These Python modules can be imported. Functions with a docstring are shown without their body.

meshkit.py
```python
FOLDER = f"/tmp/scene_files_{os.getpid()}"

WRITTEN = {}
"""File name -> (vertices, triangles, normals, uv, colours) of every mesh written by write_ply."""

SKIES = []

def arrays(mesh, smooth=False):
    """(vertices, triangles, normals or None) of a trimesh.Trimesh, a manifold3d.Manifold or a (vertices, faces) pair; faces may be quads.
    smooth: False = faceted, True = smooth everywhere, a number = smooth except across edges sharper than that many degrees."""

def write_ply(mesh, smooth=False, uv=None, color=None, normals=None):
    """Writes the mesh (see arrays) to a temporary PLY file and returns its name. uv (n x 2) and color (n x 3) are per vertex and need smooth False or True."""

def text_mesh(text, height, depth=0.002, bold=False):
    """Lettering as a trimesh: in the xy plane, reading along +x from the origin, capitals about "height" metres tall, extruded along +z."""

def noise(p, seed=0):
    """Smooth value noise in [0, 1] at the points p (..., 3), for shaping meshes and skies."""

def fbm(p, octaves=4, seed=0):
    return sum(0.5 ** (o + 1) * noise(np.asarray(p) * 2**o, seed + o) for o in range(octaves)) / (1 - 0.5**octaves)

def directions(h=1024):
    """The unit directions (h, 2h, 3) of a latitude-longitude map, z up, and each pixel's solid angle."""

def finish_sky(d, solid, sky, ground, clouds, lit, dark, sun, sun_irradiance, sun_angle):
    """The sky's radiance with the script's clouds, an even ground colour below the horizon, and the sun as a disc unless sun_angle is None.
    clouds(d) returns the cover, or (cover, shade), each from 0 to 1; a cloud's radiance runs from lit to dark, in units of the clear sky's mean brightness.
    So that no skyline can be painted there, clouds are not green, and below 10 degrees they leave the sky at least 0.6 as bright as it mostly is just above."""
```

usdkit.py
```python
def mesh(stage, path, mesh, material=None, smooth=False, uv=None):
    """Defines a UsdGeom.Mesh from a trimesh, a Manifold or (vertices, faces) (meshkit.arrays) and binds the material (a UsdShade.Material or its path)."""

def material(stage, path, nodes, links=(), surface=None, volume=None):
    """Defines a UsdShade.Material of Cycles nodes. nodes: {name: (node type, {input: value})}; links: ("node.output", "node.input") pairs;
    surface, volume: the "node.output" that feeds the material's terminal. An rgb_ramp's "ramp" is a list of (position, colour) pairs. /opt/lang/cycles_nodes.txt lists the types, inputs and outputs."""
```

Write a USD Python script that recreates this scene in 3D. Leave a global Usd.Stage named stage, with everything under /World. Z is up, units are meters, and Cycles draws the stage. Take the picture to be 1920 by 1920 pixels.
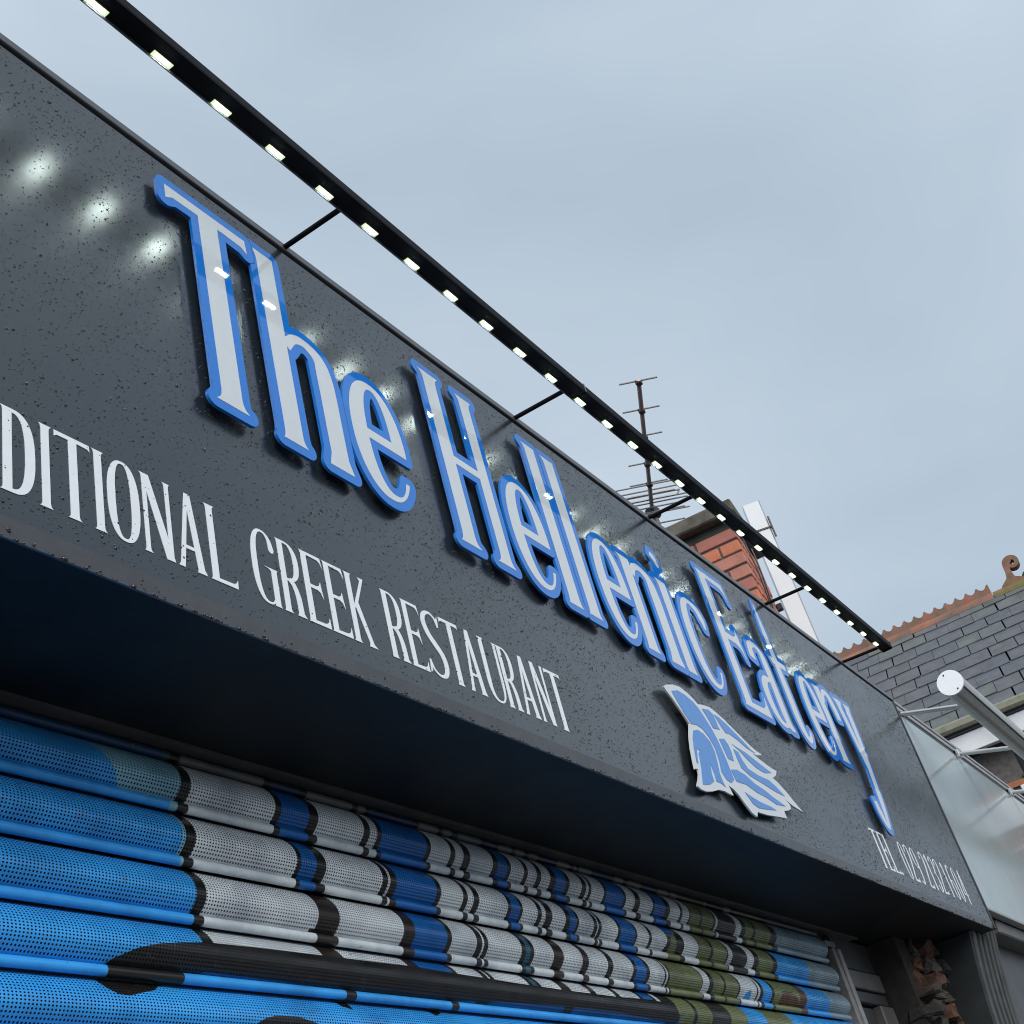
import math, random
import numpy as np, trimesh, usdkit, meshkit
from pxr import Usd, UsdGeom, UsdLux, UsdShade, Gf, Sdf, Vt
from shapely.geometry import Polygon, box, LineString, MultiPolygon
from shapely.ops import unary_union
from shapely import affinity

stage = Usd.Stage.CreateInMemory()
UsdGeom.SetStageUpAxis(stage, UsdGeom.Tokens.z)
UsdGeom.SetStageMetersPerUnit(stage, 1.0)
UsdGeom.Xform.Define(stage, '/World')
UsdGeom.Scope.Define(stage, '/World/Looks')
RNG = random.Random(7)

# ------------------------------------------------------------------ camera, sky, sun, exposure
EXPOSURE = 1.0
SKY_STRENGTH = 0.05
SUN_INTENSITY, SUN_ANGLE = 0.40, 45.0
SUN_ELEV, SUN_AZ = math.radians(32), math.radians(222)      # azimuth: atan2(x, y), behind the camera

CAM = np.array([0, -1.15, 1.6])
right = np.array([0.55749706, -0.79735945, -0.23111671])
down = np.array([0.3566318, 0.48142124, -0.80065433])
fwd = np.array([0.74967379, 0.36393886, 0.55275466])
cam = UsdGeom.Camera.Define(stage, '/World/camera')
m = Gf.Matrix4d(*right, 0, *(-down), 0, *(-fwd), 0, *CAM, 1)
cam.AddTransformOp().Set(m)
cam.CreateHorizontalApertureAttr(36.0)
cam.CreateVerticalApertureAttr(36.0)
cam.CreateFocalLengthAttr(36.0 * 2343.8355 / 1920)
cam.CreateClippingRangeAttr(Gf.Vec2f(0.05, 500))
cam.CreateExposureAttr(EXPOSURE)

def material(name, nodes, links=(), surface='p.BSDF', volume=None):
    return usdkit.material(stage, '/World/Looks/' + name, nodes, links, surface=surface, volume=volume)

sky_mat = material('sky_overcast', {
    'sky': ('sky_texture', dict(sky_type='single_scattering', sun_disc=False, sun_elevation=SUN_ELEV, sun_rotation=SUN_AZ)),
    'tc': ('texture_coordinate', {}),
    'map': ('mapping', dict(mapping_type='point', scale=(1.0, 1.0, 2.2), rotation=(0.3, 0.2, 0.9))),
    'n': ('noise_texture', dict(scale=1.7, detail=4.0, roughness=0.48, distortion=0.4)),
    'cl': ('rgb_ramp', dict(ramp=[(0.30, (4.45, 5.5, 6.6)), (0.44, (4.95, 6.0, 7.1)), (0.54, (5.45, 6.45, 7.55)), (0.68, (6.4, 7.35, 8.5))])),
    'mx': ('mix_color', dict(fac=0.96, use_clamp=False)),
    'bg': ('background_shader', dict(strength=SKY_STRENGTH)),
}, [('tc.generated', 'map.vector'), ('map.vector', 'n.vector'), ('n.fac', 'cl.fac'), ('sky.color', 'mx.a'), ('cl.color', 'mx.b'),
    ('mx.result', 'bg.color')], surface='bg.background')
dome = UsdLux.DomeLight.Define(stage, '/World/sky')
UsdShade.MaterialBindingAPI.Apply(dome.GetPrim()).Bind(sky_mat)
dome.GetPrim().SetCustomDataByKey('kind', 'structure')

sun = UsdLux.DistantLight.Define(stage, '/World/sun')
sun.CreateNormalizeAttr(True) if hasattr(sun, 'CreateNormalizeAttr') else None
sun.CreateIntensityAttr(SUN_INTENSITY)
sun.CreateAngleAttr(SUN_ANGLE)
sun.CreateColorAttr(Gf.Vec3f(1.0, 0.97, 0.93))
sd = np.array([math.sin(SUN_AZ) * math.cos(SUN_ELEV), math.cos(SUN_AZ) * math.cos(SUN_ELEV), math.sin(SUN_ELEV)])
zx = np.cross([0, 0, 1], sd); zx /= np.linalg.norm(zx); zy = np.cross(sd, zx)
sun.AddTransformOp().Set(Gf.Matrix4d(*zx, 0, *zy, 0, *sd, 0, 0, 0, 20, 1))

# ------------------------------------------------------------------ helpers
USED = {}
def numbered(path):
    k = USED.get(path, 0); USED[path] = k + 1
    return path if k == 0 else f'{path}_{k:03d}'
def tag(prim, label=None, cat=None, group=None, kind=None):
    for k, v in (('label', label), ('category', cat), ('group', group), ('kind', kind)):
        if v: prim.SetCustomDataByKey(k, v)
    return prim
def thing(name, label, cat, loc=(0, 0, 0), rotz=0.0, group=None):
    x = UsdGeom.Xform.Define(stage, numbered('/World/' + name))
    x.AddTranslateOp().Set(Gf.Vec3d(*map(float, loc)))
    if rotz: x.AddRotateZOp().Set(math.degrees(rotz))
    p = x.GetPrim(); p_loc[str(p.GetPath())] = (np.array(loc, float), rotz)
    return tag(p, label, cat, group)
p_loc = {}
def origin(prim):
    path = prim.GetPath()
    while str(path) not in p_loc:
        path = path.GetParentPath()
        if str(path) in ('/', '/World'): return np.zeros(3), 0.0
    return p_loc[str(path)]
def shift(mesh, prim):
    """world coordinates -> the thing's own"""
    loc, rz = origin(prim)
    v, f, _ = meshkit.arrays(mesh)
    v = v - loc
    if rz:
        c, s = math.cos(-rz), math.sin(-rz)
        v = np.c_[v[:, 0] * c - v[:, 1] * s, v[:, 0] * s + v[:, 1] * c, v[:, 2]]
    return trimesh.Trimesh(v, f, process=False)
def obj(name, mesh, mat, parent=None, label=None, smooth=False, uv=None, kind=None, local=False, group=None, cat=None):
    base = str(parent.GetPath()) if parent is not None else '/World'
    if parent is not None and not local: mesh = shift(mesh, parent)
    o = usdkit.mesh(stage, numbered(f'{base}/{name}'), mesh, mat, smooth=smooth, uv=uv)
    return tag(o.GetPrim(), label, cat, group, kind)
def bx(x0, x1, y0, y1, z0, z1):
    b = trimesh.creation.box((x1 - x0, y1 - y0, z1 - z0)); b.apply_translation(((x0 + x1) / 2, (y0 + y1) / 2, (z0 + z1) / 2)); return b
def cbx(x0, x1, y0, y1, z0, z1, c=0.004):
    """box with chamfered edges (44 triangles)"""
    pts = []
    for sx in (0, 1):
        for sy in (0, 1):
            for sz in (0, 1):
                X, Y, Z = (x0, x1)[sx], (y0, y1)[sy], (z0, z1)[sz]
                dx, dy, dz = c * (1 - 2 * sx), c * (1 - 2 * sy), c * (1 - 2 * sz)
                pts += [(X, Y + dy, Z + dz), (X + dx, Y, Z + dz), (X + dx, Y + dy, Z)]
    return trimesh.convex.convex_hull(np.array(pts))
def cat(*ms):
    return trimesh.util.concatenate(list(ms))
def tube(a, b, r, n=12, caps=True):
    a, b = np.array(a, float), np.array(b, float)
    return trimesh.creation.cylinder(radius=r, segment=np.array([a, b]), sections=n)
def pathtube(pts, r, n=8):
    pts = np.array(pts, float); V = []; F = []
    t = np.gradient(pts, axis=0); t /= np.linalg.norm(t, axis=1)[:, None]
    ref = np.array([0.3, 0.2, 1.0])
    for i, p in enumerate(pts):
        a = np.cross(t[i], ref); a /= np.linalg.norm(a); b = np.cross(t[i], a)
        for k in range(n):
            w = 2 * math.pi * k / n; V.append(p + r * (math.cos(w) * a + math.sin(w) * b))
    for i in range(len(pts) - 1):
        for k in range(n):
            q = [i * n + k, i * n + (k + 1) % n, (i + 1) * n + (k + 1) % n, (i + 1) * n + k]
            F += [[q[0], q[1], q[2]], [q[0], q[2], q[3]]]
    V += [pts[0], pts[-1]]
    for k in range(n):
        F.append([len(V) - 2, (k + 1) % n, k]); F.append([len(V) - 1, (len(pts) - 1) * n + k, (len(pts) - 1) * n + (k + 1) % n])
    return trimesh.Trimesh(np.array(V), np.array(F), process=False)
def polys(g):
    if g.is_empty: return []
    return [q for q in (g.geoms if hasattr(g, 'geoms') else [g]) if q.geom_type == 'Polygon' and q.area > 1e-9]
def plate(shape, y_front, y_back):
    """shapely (x, z) shape -> solid plate between two y planes, front facing -y"""
    ms = []
    for q in polys(shape):
        e = trimesh.creation.extrude_polygon(q, y_back - y_front, engine='earcut')
        v = np.array(e.vertices)
        e = trimesh.Trimesh(np.c_[v[:, 0], y_front + v[:, 2], v[:, 1]], np.array(e.faces)[:, ::-1], process=False)
        ms.append(e)
    return cat(*ms)
def revolve(profile, n=32, axis_from=None, axis_to=None):
    return trimesh.creation.revolve(np.array(profile, float), sections=n)

# ------------------------------------------------------------------ materials
def plain(name, col, rough=0.5, spec=0.5, metal=0.0, noise=0.0, nscale=8.0, bump=0.0, bscale=60.0, coat=0.0, dirt=None, dscale=3.0, dlo=0.5, dhi=0.75):
    nodes = {'p': ('principled_bsdf', dict(base_color=col, roughness=rough, specular_ior_level=spec, metallic=metal, coat_weight=coat)),
             'g': ('geometry', {})}
    links = []
    src = None
    if noise > 0:
        nodes['n'] = ('noise_texture', dict(scale=nscale, detail=5.0, roughness=0.6))
        lo = tuple(c * (1 - noise) for c in col); hi = tuple(min(1, c * (1 + noise)) for c in col)
        nodes['r'] = ('rgb_ramp', dict(ramp=[(0.3, lo), (0.7, hi)]))
        links += [('g.position', 'n.vector'), ('n.fac', 'r.fac')]
        src = 'r.color'
    if dirt is not None:
        nodes['dn'] = ('noise_texture', dict(scale=dscale, detail=7.0, roughness=0.65))
        nodes['dr'] = ('rgb_ramp', dict(ramp=[(dlo, (0, 0, 0)), (dhi, (1, 1, 1))]))
        nodes['dm'] = ('mix_color', dict(a=col, b=dirt))
        links += [('g.position', 'dn.vector'), ('dn.fac', 'dr.fac'), ('dr.color', 'dm.fac')]
        if src: links.append((src, 'dm.a'))
        src = 'dm.result'
    if src: links.append((src, 'p.base_color'))
    if bump > 0:
        nodes['bn'] = ('noise_texture', dict(scale=bscale, detail=4.0, roughness=0.6))
        nodes['b'] = ('bump', dict(strength=1.0, distance=bump))
        links += [('g.position', 'bn.vector'), ('bn.fac', 'b.height'), ('b.normal', 'p.normal')]
    return material(name, nodes, links)

# fascia: dark satin composite, wet: blurred mirror of the sky, finely uneven
M_PANEL = material('dark_grey_composite', {
    'g': ('geometry', {}),
    'n': ('noise_texture', dict(scale=3.0, detail=6.0, roughness=0.6)),
    'rr': ('map_range', dict(from_min=0.3, from_max=0.7, to_min=0.19, to_max=0.26)),
    # fine beads of rain: small domes in the relief
    'vo': ('voronoi_texture', dict(dimensions='3D', feature='f1', randomness=1.0, scale=215.0)),
    'sz': ('noise_texture', dict(scale=26.0, detail=3.0, roughness=0.6)),
    'th': ('map_range', dict(from_min=0.40, from_max=0.66, to_min=0.10, to_max=0.33)),
    'df': ('math', dict(math_type='subtract')),
    'mx': ('math', dict(math_type='maximum', value2=0.0)),
    'sq': ('math', dict(math_type='power', value2=0.6)),
    'b': ('bump', dict(strength=0.6, distance=0.0006)),
    'p': ('principled_bsdf', dict(base_color=(0.013, 0.0185, 0.0245), specular_ior_level=0.5, ior=1.78)),
}, [('g.position', 'n.vector'), ('n.fac', 'rr.value'), ('rr.result', 'p.roughness'), ('g.position', 'vo.vector'), ('g.position', 'sz.vector'), ('sz.fac', 'th.value'),
    ('th.result', 'df.value1'), ('vo.distance', 'df.value2'), ('df.value', 'mx.value1'), ('mx.value', 'sq.value1'), ('sq.value', 'b.height'), ('b.normal', 'p.normal')])
M_TRIM = plain('dark_grey_trim', (0.066, 0.070, 0.078), 0.33, noise=0.15, nscale=14, bump=0.0006, bscale=90)
M_GAP = plain('black_shadow_gap', (0.006, 0.007, 0.009), 0.5)
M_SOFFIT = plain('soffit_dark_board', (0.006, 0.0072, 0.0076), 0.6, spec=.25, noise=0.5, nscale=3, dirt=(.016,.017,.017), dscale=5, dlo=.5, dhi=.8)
M_BLUE = plain('blue_gloss_acrylic', (0.012, 0.150, 0.52), 0.035, noise=0.03, nscale=30)
M_WHITE = plain('white_gloss_acrylic', (0.51, 0.545, 0.575), 0.035, noise=0.02, nscale=30)
M_VINYL = plain('white_vinyl', (0.66, 0.69, 0.73), 0.25, noise=0.03, nscale=60)
M_PRINTBLUE = plain('blue_print', (0.038, 0.185, 0.50), 0.12, noise=0.06, nscale=40)
M_STEEL = plain('stainless_spacer', (0.5, 0.5, 0.52), 0.25, metal=1.0)
M_BLACKALU = plain('black_anodised_aluminium', (0.006, 0.0065, 0.009), 0.6, spec=0.12, noise=0.3, nscale=20)
M_GREYALU = plain('grey_aluminium_edge', (0.10, 0.105, 0.12), 0.35, noise=0.2, nscale=25)
M_DROP = plain('rain_water', (0.012, 0.014, 0.016), 0.03)
M_LED = material('led_lens_lit', {'e': ('emission', dict(color=(0.84, 1.0, 0.93), strength=48.0))}, surface='e.emission')
M_LEDRIM = material('led_rim_lit', {'e': ('emission', dict(color=(0.72, 0.88, 0.52), strength=0.55))}, surface='e.emission')

def ribbon(pts, widths, n=8):
    """variable-width stroke through points (Catmull-Rom)"""
    P = np.array(pts, float); W = np.array(widths, float)
    if len(P) > 2:
        Q = np.vstack([2 * P[0] - P[1], P, 2 * P[-1] - P[-2]]); out = []; ow = []
        for i in range(len(P) - 1):
            for k in range(n):
                t = k / n
                a, b, c, d = Q[i:i + 4]
                out.append(0.5 * ((2 * b) + (-a + c) * t + (2 * a - 5 * b + 4 * c - d) * t * t + (-a + 3 * b - 3 * c + d) * t ** 3))
                ow.append(W[i] * (1 - t) + W[i + 1] * t)
        out.append(P[-1]); ow.append(W[-1]); P = np.array(out); W = np.array(ow)
    t = np.gradient(P, axis=0); t /= np.linalg.norm(t, axis=1)[:, None]
    nrm = np.c_[-t[:, 1], t[:, 0]]
    segs = []
    for i in range(len(P) - 1):
        q = Polygon([P[i] + nrm[i] * W[i] / 2, P[i + 1] + nrm[i + 1] * W[i + 1] / 2, P[i + 1] - nrm[i + 1] * W[i + 1] / 2, P[i] - nrm[i] * W[i] / 2])
        segs.append(q.buffer(1e-4))
    return unary_union(segs)
def oval(cx, cy, rx, ry, n=2.5, k=48):
    a = np.linspace(0, 2 * math.pi, k, endpoint=False)
    c, s = np.cos(a), np.sin(a)
    return Polygon(np.c_[cx + rx * np.sign(c) * np.abs(c) ** (2 / n), cy + ry * np.sign(s) * np.abs(s) ** (2 / n)])
def stem(x0, x1, y0=0.0, y1=1.0, b=(.03, .03), t=(.03, .03), h=.055):
    """upright stroke with flared feet"""
    def flare(x, y, d, sgn, hh): # from the stem to the tip
        return [(x, y + hh), (x + sgn * d * .12, y + hh * .6), (x + sgn * d * .4, y + hh * .28), (x + sgn * d, y)]
    pts = []
    pts += flare(x1, y0, b[1], 1, h)[::-1] if b[1] else [(x1, y0)]
    pts += flare(x1, y1, t[1], 1, -h) if t[1] else [(x1, y1)]
    pts += flare(x0, y1, t[0], -1, -h)[::-1] if t[0] else [(x0, y1)]
    pts += flare(x0, y0, b[0], -1, h) if b[0] else [(x0, y0)]
    return Polygon(pts).buffer(0)
def ring(x0, x1, y0, y1, wl, wr, hb, ht, n=2.4, ni=2.6):
    o = oval((x0 + x1) / 2, (y0 + y1) / 2, (x1 - x0) / 2, (y1 - y0) / 2, n)
    i = oval((x0 + wl + x1 - wr) / 2, (y0 + hb + y1 - ht) / 2, (x1 - wr - x0 - wl) / 2, (y1 - ht - y0 - hb) / 2, ni)
    return o, i
U = unary_union
def glyph(c):
    """condensed spur-serif face, cap height 1; returns shape"""
    if c == 'T':
        return U([Polygon([(0, 1), (.42, 1), (.425, .925), (.395, .945), (.30, .95), (.12, .95), (.035, .948), (.0, .925)]), stem(.165, .265, 0, .97, t=(0, 0))])
    if c == 'I': return stem(.03, .12)
    if c == 'D':
        o, i = ring(-.14, .37, 0, 1, .11, .11, .045, .045, 2.6, 2.6)
        half = box(.06, -1, 1, 2)
        return U([stem(0.015, .115, b=(.03, 0), t=(.03, 0)), o.difference(i).intersection(half)])
    if c == 'O':
        o, i = ring(0, .41, -.005, 1.005, .10, .11, .035, .035); return o.difference(i)
    if c == 'N':
        return U([stem(.03, .085, b=(.025, .03), t=(.03, 0)), Polygon([(.03, 1), (.125, 1), (.40, 0), (.29, 0)]).buffer(0), stem(.33, .385, 0, 1, b=(0, 0), t=(.03, .02))])
    if c == 'A':
        return U([Polygon([(.165, 1), (.245, 1), (.36, .06), (.395, 0), (.26, 0), (.27, .04)]), Polygon([(.165, 1), (.215, 1), (.085, 0), (0, 0), (.03, .05)]), Polygon([(.09, .30), (.29, .30), (.30, .255), (.08, .255)])])
    if c == 'L':
        return U([stem(.03, .125, b=(.03, 0)), Polygon([(.1, 0), (.395, 0), (.40, .115), (.375, .07), (.33, .05), (.1, .045)])])
    if c == 'G':
        o, i = ring(0, .42, -.005, 1.005, .09, .06, .03, .03)
        r = o.difference(i).difference(box(.2, .28, 1, 1.1))
        term = ribbon([(.19, .99), (.27, .975), (.335, .90), (.36, .78)], [.03, .032, .06, .085])
        return U([r, term, oval(.36, .775, .043, .05, 2), stem(.31, .40, 0, .5, b=(.0, .02), t=(.13, .02), h=.045)])
    if c == 'R':
        o, i = ring(-.10, .345, .44, 1, .1, .085, .035, .03, 2.4, 2.5)
        leg = ribbon([(.15, .47), (.22, .40), (.265, .26), (.28, .05)], [.07, .075, .085, .09])
        foot = Polygon([(.235, .05), (.325, .05), (.365, 0), (.215, 0)])
        return U([stem(.02, .11, b=(.02, .03), t=(.03, 0)), o.difference(i).intersection(box(.08, 0, 1, 2)), leg, foot])
    if c == 'E':
        return U([stem(.02, .115, b=(.02, 0), t=(.03, 0)),
                  Polygon([(.1, 1), (.365, 1), (.385, .86), (.355, .92), (.31, .952), (.1, .96)]),
                  Polygon([(.1, .55), (.22, .548), (.275, .575), (.30, .63), (.31, .52), (.325, .40), (.285, .475), (.23, .50), (.1, .50)]),
                  Polygon([(.1, 0), (.375, 0), (.37, .15), (.345, .085), (.29, .05), (.1, .042)])])
    if c == 'K':
        return U([stem(.03, .12), Polygon([(.10, .50), (.16, .50), (.365, .95), (.385, 1), (.28, 1), (.315, .95)]), Polygon([(.14, .53), (.20, .62), (.375, .05), (.44, 0), (.28, 0), (.30, .05)])])
    if c == 'S':
        s = ribbon([(.34, .80), (.30, .93), (.20, .985), (.09, .93), (.05, .80), (.10, .63), (.20, .50), (.31, .36), (.345, .20), (.30, .06), (.19, .012), (.08, .07), (.03, .20)],
                   [.03, .035, .04, .07, .085, .095, .10, .095, .085, .07, .04, .035, .03])
        return U([s, Polygon([(.325, .80), (.355, .80), (.365, .98), (.33, .93)]), Polygon([(.015, .22), (.045, .22), (.03, .05), (.0, .02)])])
    if c == 'U':
        o, i = ring(.04, .44, -.005, .8, .09, .055, .035, .3, 2.5, 2.5)
        b_ = o.difference(i).intersection(box(0, -1, 1, .35))
        return U([b_, stem(.04, .13, .3, 1, b=(0, 0)), stem(.385, .44, .3, 1, b=(0, 0), t=(.04, .03))])
    if c == '.': return oval(.05, .04, .045, .045, 2)
    if c == '0':
        o, i = ring(0, .36, 0, 1, .075, .075, .03, .03); return o.difference(i)
    if c == '1': return U([stem(.12, .2, b=(.03, .03), t=(0, 0)), Polygon([(.2, 1), (.12, .98), (.04, .86), (.12, .92)])])
    if c == '2': return U([ribbon([(.03, .78), (.08, .94), (.18, .98), (.28, .92), (.31, .76), (.26, .55), (.14, .30), (.03, .04)], [.05, .045, .035, .06, .08, .075, .06, .05]), Polygon([(0, 0), (.34, 0), (.35, .14), (.31, .06), (.0, .06)])])
    if c == '3': return U([ribbon([(.04, .84), (.10, .95), (.19, .98), (.28, .90), (.29, .75), (.24, .59), (.14, .54)], [.05, .04, .035, .06, .075, .06, .035]), ribbon([(.14, .54), (.26, .48), (.31, .30), (.27, .10), (.17, .015), (.07, .06), (.03, .18)], [.035, .06, .08, .07, .035, .04, .06])])
    if c == '4': return U([stem(.22, .29, b=(.03, .03), t=(0, 0)), Polygon([(.22, 1), (.29, 1), (.06, .32), (0, .26)]), box(0, .25, .36, .30)])
    if c == '6': 
        o, i = ring(0, .36, 0, .56, .075, .075, .03, .03)
        return U([o.difference(i), ribbon([(.31, .93), (.20, .985), (.10, .90), (.05, .66), (.04, .3)], [.06, .035, .06, .075, .075])])
    if c == '9': return affinity.rotate(glyph('6'), 180, origin=(.18, .5))
    # lower case, x-height .615
    if c in 'hn':
        top = 1.0 if c == 'h' else .615
        arch = ribbon([(.12, .52), (.17, .585), (.24, .60), (.315, .555), (.335, .45), (.335, .2), (.335, .05)], [.05, .045, .045, .075, .10, .10, .10])
        return U([stem(.025, .122, 0, top, b=(.012, .022), t=(.035, .0), h=.05), arch, Polygon([(.283, .06), (.387, .06), (.405, 0), (.265, 0)])])
    if c == 'l': return stem(.02, .118, 0, 1, b=(.012, .02), t=(.03, .0))
    if c == 'i':
        return U([stem(.025, .123, 0, .62, b=(.015, .018), t=(.035, 0))])
    if c in 'ec':
        w = .345 if c == 'e' else .36
        o, i = ring(0, w, -.004, .618, .10, .085, .035, .035, 2.2, 2.3)
        o2, i2 = ring(0, w, -.004, .618, .10, .028, .035, .035, 2.2, 2.3)
        up, lo = o.difference(i), o2.difference(i2)
        if c == 'e':
            return U([up.difference(box(.16, -1, 1, .285)), lo.intersection(box(-1, -1, 1, .135)), lo.intersection(box(-1, -1, .16, .3)), box(.05, .285, .338, .335)])
        hook = ribbon([(.2, .60), (.28, .575), (.325, .51), (.335, .44)], [.035, .06, .075, .02])
        return U([up.intersection(box(-1, .3, .22, 1)), lo.intersection(box(-1, -1, .16, .35)), lo.intersection(box(-1, -1, 1, .14)), hook])
    if c == 'a':
        o, i = ring(0, .30, -.004, .37, .09, .05, .035, .04, 2.2, 2.3)
        top = ribbon([(.03, .47), (.05, .57), (.13, .605), (.21, .575), (.235, .47), (.235, .1)], [.085, .07, .04, .06, .09, .095])
        return U([o.difference(i).intersection(box(-1, -1, .25, 1)), top, Polygon([(.188, .10), (.282, .10), (.29, .05), (.325, .0), (.25, -.005), (.2, .03)])])
    if c == 't':
        return U([ribbon([(.10, 1.05), (.10, .8), (.10, .4), (.10, .14), (.135, .03), (.20, .015), (.25, .09)], [.02, .07, .095, .095, .07, .04, .025]), Polygon([(0, .605), (.27, .605), (.25, .555), (.03, .555)])])
    if c == 'r':
        arch = ribbon([(.12, .50), (.17, .58), (.23, .605), (.285, .575), (.315, .49), (.325, .40)], [.04, .045, .05, .08, .095, .07])
        return U([stem(.025, .122, 0, .615, b=(.015, .02), t=(.035, 0)), arch])
    if c == 'y':
        long_ = ribbon([(.255, .62), (.225, .30), (.165, 0), (.10, -.25), (.05, -.40)], [.085, .085, .085, .075, .05])
        left = ribbon([(.05, .62), (.11, .35), (.165, .05)], [.085, .08, .06])
        tail = ribbon([(.055, -.405), (.0, -.40), (-.035, -.32), (-.05, -.23)], [.05, .06, .085, .06])
        return U([long_, left, tail, Polygon([(-.03, .62), (.14, .62), (.10, .56), (.03, .56)]), Polygon([(.18, .62), (.32, .62), (.29, .57), (.22, .57)])])
    raise KeyError(c)
def place(c, x, z, h, squeeze=1.0):
    return affinity.translate(affinity.scale(glyph(c), h * squeeze, h, origin=(0, 0)), x, z)

# ------------------------------------------------------------------ the fascia sign
PX0, PX1, PZ0, PZ1 = -0.9, 5.785, 2.6455, 3.765
sign = thing('shop_sign', 'long dark grey fascia sign with raised blue edged lettering above the painted shutter', 'shop sign', (2.4, 0, PZ0))
obj('face_panel', bx(PX0, 5.762, 0.0, 0.012, 2.674, 3.731), M_PANEL, sign)
obj('shadow_gap', bx(PX0, 5.762, 0.006, 0.03, 3.7312, 3.743), M_GAP, sign)
obj('top_capping', cat(cbx(PX0, 5.785, -0.004, 0.05, 3.7432, PZ1, 0.002)), M_TRIM, sign)
# bottom lip: folded edge, leaning back
lip = trimesh.Trimesh(np.array([(PX0, -.0015, 2.6735), (5.762, -.0015, 2.6735), (5.762, .006, PZ0), (PX0, .006, PZ0), (PX0, .010, 2.6735), (5.762, .010, 2.6735), (5.762, .010, PZ0), (PX0, .010, PZ0)]),
    np.array([(0, 2, 1), (0, 3, 2), (4, 5, 6), (4, 6, 7), (0, 1, 5), (0, 5, 4), (3, 7, 6), (3, 6, 2), (1, 2, 6), (1, 6, 5), (0, 4, 7), (0, 7, 3)])[:, ::-1], process=False)
obj('bottom_lip', lip, M_TRIM, sign)
obj('end_trim', cbx(5.7622, 5.785, -0.003, 0.34, PZ0, 3.743, 0.002), M_GAP, sign)
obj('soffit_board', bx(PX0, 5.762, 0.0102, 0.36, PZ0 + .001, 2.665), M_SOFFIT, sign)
obj('back_frame', bx(PX0, 5.76, 0.0125, 0.05, 2.6745, 3.731), M_GAP, sign)

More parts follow.
